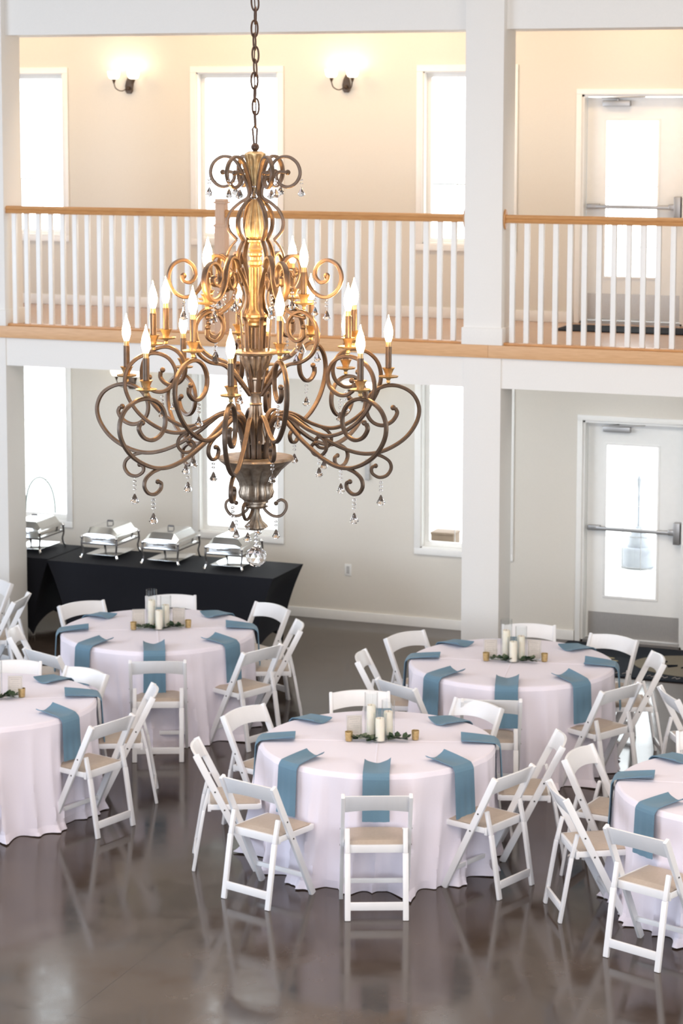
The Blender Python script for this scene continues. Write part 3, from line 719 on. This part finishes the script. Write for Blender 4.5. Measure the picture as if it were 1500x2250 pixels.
MB().lathe(lat([(9, 766), (44, 769), (47, 773), (44, 778), (35, 780), (33, 786, .2), (24, 806, .25), (15, 824, .2), (13, 826), (18, 828), (18, 832), (14, 835), (13, 860), (16, 862), (12, 868), (12, 884), (15, 887), (12, 890, .2), (14, 910, .3), (22, 945, .3), (31, 968, .3), (31, 973), (22, 976), (20, 985), (24, 992), (22, 1004)]), 96, flute=14).build('fluted_stem', m_silver, chn)
MB().lathe(lat([(20, 1006), (74, 1003), (82, 1004), (84, 1008), (78, 1014), (66, 1022, .12), (52, 1034, .2), (42, 1048, .22), (35, 1062, .22), (34, 1072, .22), (37, 1082, .22), (34, 1094, .2), (27, 1101), (27, 1105), (22, 1107), (22, 1112), (27, 1114), (20, 1117), (6, 1118)]), 120, flute=12).build('bowl', m_silver, chn)
MB().lathe(lat([(5, 1116), (6, 1124), (9, 1134, .25), (13, 1146, .3), (22, 1156, .35), (23, 1160, .35), (17, 1165), (3, 1162)]), 60, flute=8).build('bottom_bell', m_silver, chn)
MB().ball((0, 0, (833-329)*CZ), 9*CS, 14, 10).lathe(lat([(5, 334), (5, 340)]), 10).build('top_finial', m_chain, chn)
# crown ribs (six)
crown = path([(70, 383), (56, 382), (47, 386), (47, 398), (58, 411), (74, 414), (90, 404), (98, 385), (92, 364), (76, 351), (58, 350), (42, 360), (28, 385), (18, 410), (14, 426), (17, 438), (34, 449), (52, 466), (61, 488), (57, 510), (41, 529)])
low = path([(41, 529), (54, 545), (62, 565), (61, 584), (50, 600), (34, 625), (26, 650), (30, 675), (40, 692), (34, 702), (31, 730), (28, 770), (18, 830), (12, 862)])
side = path([(61, 580), (66, 566), (80, 562), (94, 575), (97, 600), (88, 625), (76, 632), (66, 615), (70, 598), (80, 596), (84, 606)])
c0 = MB().sweep(crown, 5.0*CS, 3.6*CS, SIDE).ball(pz(71, 383), 6*CS).build('crown_scroll', m_bronze, chn)
l0 = MB().sweep(low, 5.0*CS, 2.4*CS, SIDE).build('cage_rib', m_bronze, chn)
s0 = MB().sweep(side, 5.2*CS, 2.4*CS, SIDE).ball(pz(84, 607), 4.5*CS).build('side_scroll', m_bronze, chn)
for k_ in range(6):
    for base in (c0, l0, s0):
        o = base if k_ == 0 else base.copy()
        if k_: COL.objects.link(o)
        rot(o, 8+60*k_)
# pendants
def pend_mb(n, s=1):
    mb = MB(); z = 0
    mb.lathe([(.0008, 0), (.0008, -.012*s)], 5)
    z = -.012*s
    for i in range(n): mb.ball((0, 0, z-.006*s), .0075*s, 8, 5, .7); z -= .0145*s
    mb.lathe([(.0008, z), (.0008, z-.010*s)], 5); z -= .008*s
    mb.lathe([(.001, z-.040*s), (.010*s, z-.037*s), (.0165*s, z-.030*s), (.0125*s, z-.022*s), (.005*s, z-.006*s), (.002*s, z)], 8)
    return mb
PM = {}
def pendant(th, r_, y, n=2, s=1):
    key = (n, s)
    if key not in PM: PM[key] = o = pend_mb(n, s).build('crystal_pendant', m_crystal, chn, smooth=False)
    else: o = PM[key].copy(); COL.objects.link(o)
    a = -R(th); o.location = (r_*CS*math.cos(a), r_*CS*math.sin(a), (833-y)*CZ); o.rotation_euler = (0, 0, rgc.uniform(0, 1))
for k_ in range(6):
    pendant(4+60*k_, 100, 390, 2, .85)
    pendant(34+60*k_, 40, 404, 1, .8)
    pendant(4+60*k_, 80, 634, 2, .85)
# candle assembly
def candle_set(arm, r_, y, h=1):
    p = Vector(pz(r_, y)); mb = MB()
    mb.lathe([(.004, -.016), (.008, -.012), (.006, -.004), (.010, .002), (.034, .006), (.037, .011), (.033, .012), (.012, .010), (.012, .018), (.020, .036), (.024, .041), (.019, .040), (.010, .034)], 30, p, flute=None)
    mb.build('drip_pan', m_gold, arm)
    MB().lathe([(.0115, .030), (.0115, .118)], 18, p).build('candle_sleeve', m_bronze, arm)
    MB().lathe([(.0095, .118), (.0095, .136)], 16, p).build('bulb_socket', m_gold, arm)
    pr_ = [(.007, .132), (.011, .142), (.0152, .158), (.0160, .172), (.0132, .190), (.0082, .206), (.0042, .217), (.0020, .228), (.001, .234)]
    MB().lathe(pr_, 20, p).build('flame_bulb', m_bulb, arm)
def arm_set(P, w_, t_, ball, th_list, cand, name, extra=None, tail=None, pends=()):
    mb = MB().sweep(P, w_*CS, t_*CS, SIDE); mb.ball(pz(*ball), 6.2*CS, 10, 8)
    if extra:
        for e_, bl in extra: mb.sweep(e_, (w_-.6)*CS, (t_-.6)*CS, SIDE); mb.ball(pz(*bl), 5.4*CS, 10, 8)
    a0 = mb.build(name, m_bronze, chn); candle_set(a0, *cand)
    for k_, th in enumerate(th_list):
        o = a0
        if k_:
            o = a0.copy(); COL.objects.link(o)
            for c in a0.children: d = c.copy(); COL.objects.link(d); d.parent = o
        rot(o, th)
        for (pr, py, n, s) in pends: pendant(th, pr, py, n, s)
low_arm = path([(28, 1004), (31, 975), (40, 940), (58, 916), (80, 914), (105, 932), (135, 956), (190, 988), (240, 1003), (285, 998), (330, 974), (358, 940), (366, 905), (352, 873), (322, 855), (290, 853), (262, 866), (248, 890), (249, 916), (262, 934), (283, 941), (304, 933), (316, 915), (312, 903)], 8)
tail = path([(262, 1004), (282, 1010), (299, 1022), (303, 1038), (293, 1053), (276, 1057), (261, 1048), (259, 1036), (266, 1031)], 7)
arm_set(low_arm, 5.2, 4.3, (307, 902), [100, 42, -8, -46, -85, -124, -165, 141], (296, 838), 'lower_arm', extra=[(tail, (268, 1031))], pends=((280, 1058, 3, 1),))
mid_arm = path([(26, 1004), (29, 965), (40, 925), (62, 908), (90, 914), (130, 936), (175, 947), (220, 932), (262, 896), (285, 850), (282, 810), (258, 782), (222, 772), (192, 783), (176, 810), (180, 838), (200, 855), (222, 855), (238, 842), (238, 828)], 8)
tail2 = path([(150, 944), (168, 958), (172, 976), (160, 990), (143, 988), (136, 974), (143, 964)], 6)
arm_set(mid_arm, 5.2, 4.2, (233, 824), [126, 77, 28, -14, -56, -100, -153, 172], (224, 757), 'middle_arm', extra=[(tail2, (147, 965))], pends=((155, 990, 2, .9), (205, 858, 3, .9)))
top_arm = path([(14, 868), (40, 835), (75, 800), (112, 790), (140, 768), (151, 732), (140, 698), (115, 681), (92, 688), (80, 708), (83, 732), (100, 745), (117, 736), (119, 718)], 8)
loop = path([(62, 584), (74, 566), (95, 563), (108, 582), (116, 615), (134, 642), (160, 650), (184, 634), (193, 606), (183, 580), (160, 570), (140, 582), (134, 603), (145, 618), (160, 614), (163, 602)], 8)
arm_set(top_arm, 6.4, 4.0, (117, 714), [152, 208, 28, -46], (118, 667), 'upper_arm', extra=[(path([(48, 636), (60, 664), (88, 686), (118, 693)], 6), (118, 693))], pends=((150, 740, 2, .9), (100, 748, 2, .9)))
b0 = MB().sweep(loop, 6.6*CS, 4.2*CS, SIDE).ball(pz(160, 604), 7*CS).build('loop_scroll', m_bronze, chn)
for k_, th in enumerate([16, 70, 124, 166, 244, 304]):
    o = b0 if k_ == 0 else b0.copy()
    if k_: COL.objects.link(o)
    rot(o, th); pendant(th, 160, 652, 2, .9); pendant(th+6, 138, 645, 2, .85)
brk = path([(14, 1110), (22, 1124), (38, 1135), (55, 1134), (66, 1120), (66, 1106), (56, 1099), (46, 1103)], 7)
k0 = MB().sweep(brk, 3.6*CS, 3.2*CS, SIDE).ball(pz(44, 1107), 5*CS).build('bottom_scroll', m_bronze, chn)
for k_, th in enumerate([5, 95+20, 185, 275]):
    o = k0 if k_ == 0 else k0.copy()
    if k_: COL.objects.link(o)
    rot(o, th); pendant(th, 44, 1138, 2, .9)
mb = MB(); y_ = 1166
for rr in (3.5, 4.5, 5, 5.5, 6): mb.ball(pz(0, y_+rr), rr*CS, 10, 6, .8); y_ += rr*1.55
mb.build('bead_string', m_crystal, chn, smooth=False)
bmx = bmesh.new(); bmesh.ops.create_icosphere(bmx, subdivisions=2, radius=23.5*CS)
me = bpy.data.meshes.new('crystal_ball'); bmx.to_mesh(me); bmx.free(); me.materials.append(m_crystal)
o = bpy.data.objects.new('crystal_ball', me); COL.objects.link(o); o.parent = chn; o.location = pz(0, 1226)
# chain to the ceiling
def link(h, w_): 
    P = []; n = 20
    for i in range(n+1):
        t = 2*PI*i/n; x = math.copysign(abs(math.cos(t))**.8, math.cos(t))*w_/2; z = math.sin(t)*h/2*(1 if abs(math.sin(t)) > .2 else 1)
        P.append((x, 0, z))
    return MB().sweep(P, .0032, .0032, SIDE, seg=7)
stem = MB().sweep([(-.004, 0, (833-325)*CZ), (-.009, 0, (833-290)*CZ), (0, 0, (833-282)*CZ), (.007, 0, (833-290)*CZ), (.004, 0, (833-325)*CZ)], .0035, .0035, SIDE, seg=7).build('hanging_loop', m_chain, chn)
z = (833-270)*CZ; top = 7.2-CHZ; k_ = 0; lk = link(.058, .026).build('chain_link', m_chain, chn)
while z < top-.02:
    o = lk if k_ == 0 else lk.copy()
    if k_: COL.objects.link(o)
    o.location = (.002*math.sin(k_*1.7), 0, z); o.rotation_euler = (rgc.uniform(-.05, .05), rgc.uniform(-.06, .06), (R(20) if k_ % 2 else R(105))+rgc.uniform(-.2, .2)); z += .0455; k_ += 1
MB().sweep(catmull([(.003*math.sin(i*1.3), .003*math.cos(i), (833-290)*CZ+i*(top-(833-290)*CZ)/40) for i in range(41)], 2), .0022, .0022, seg=6).build('lamp_cord', m_chain, chn)
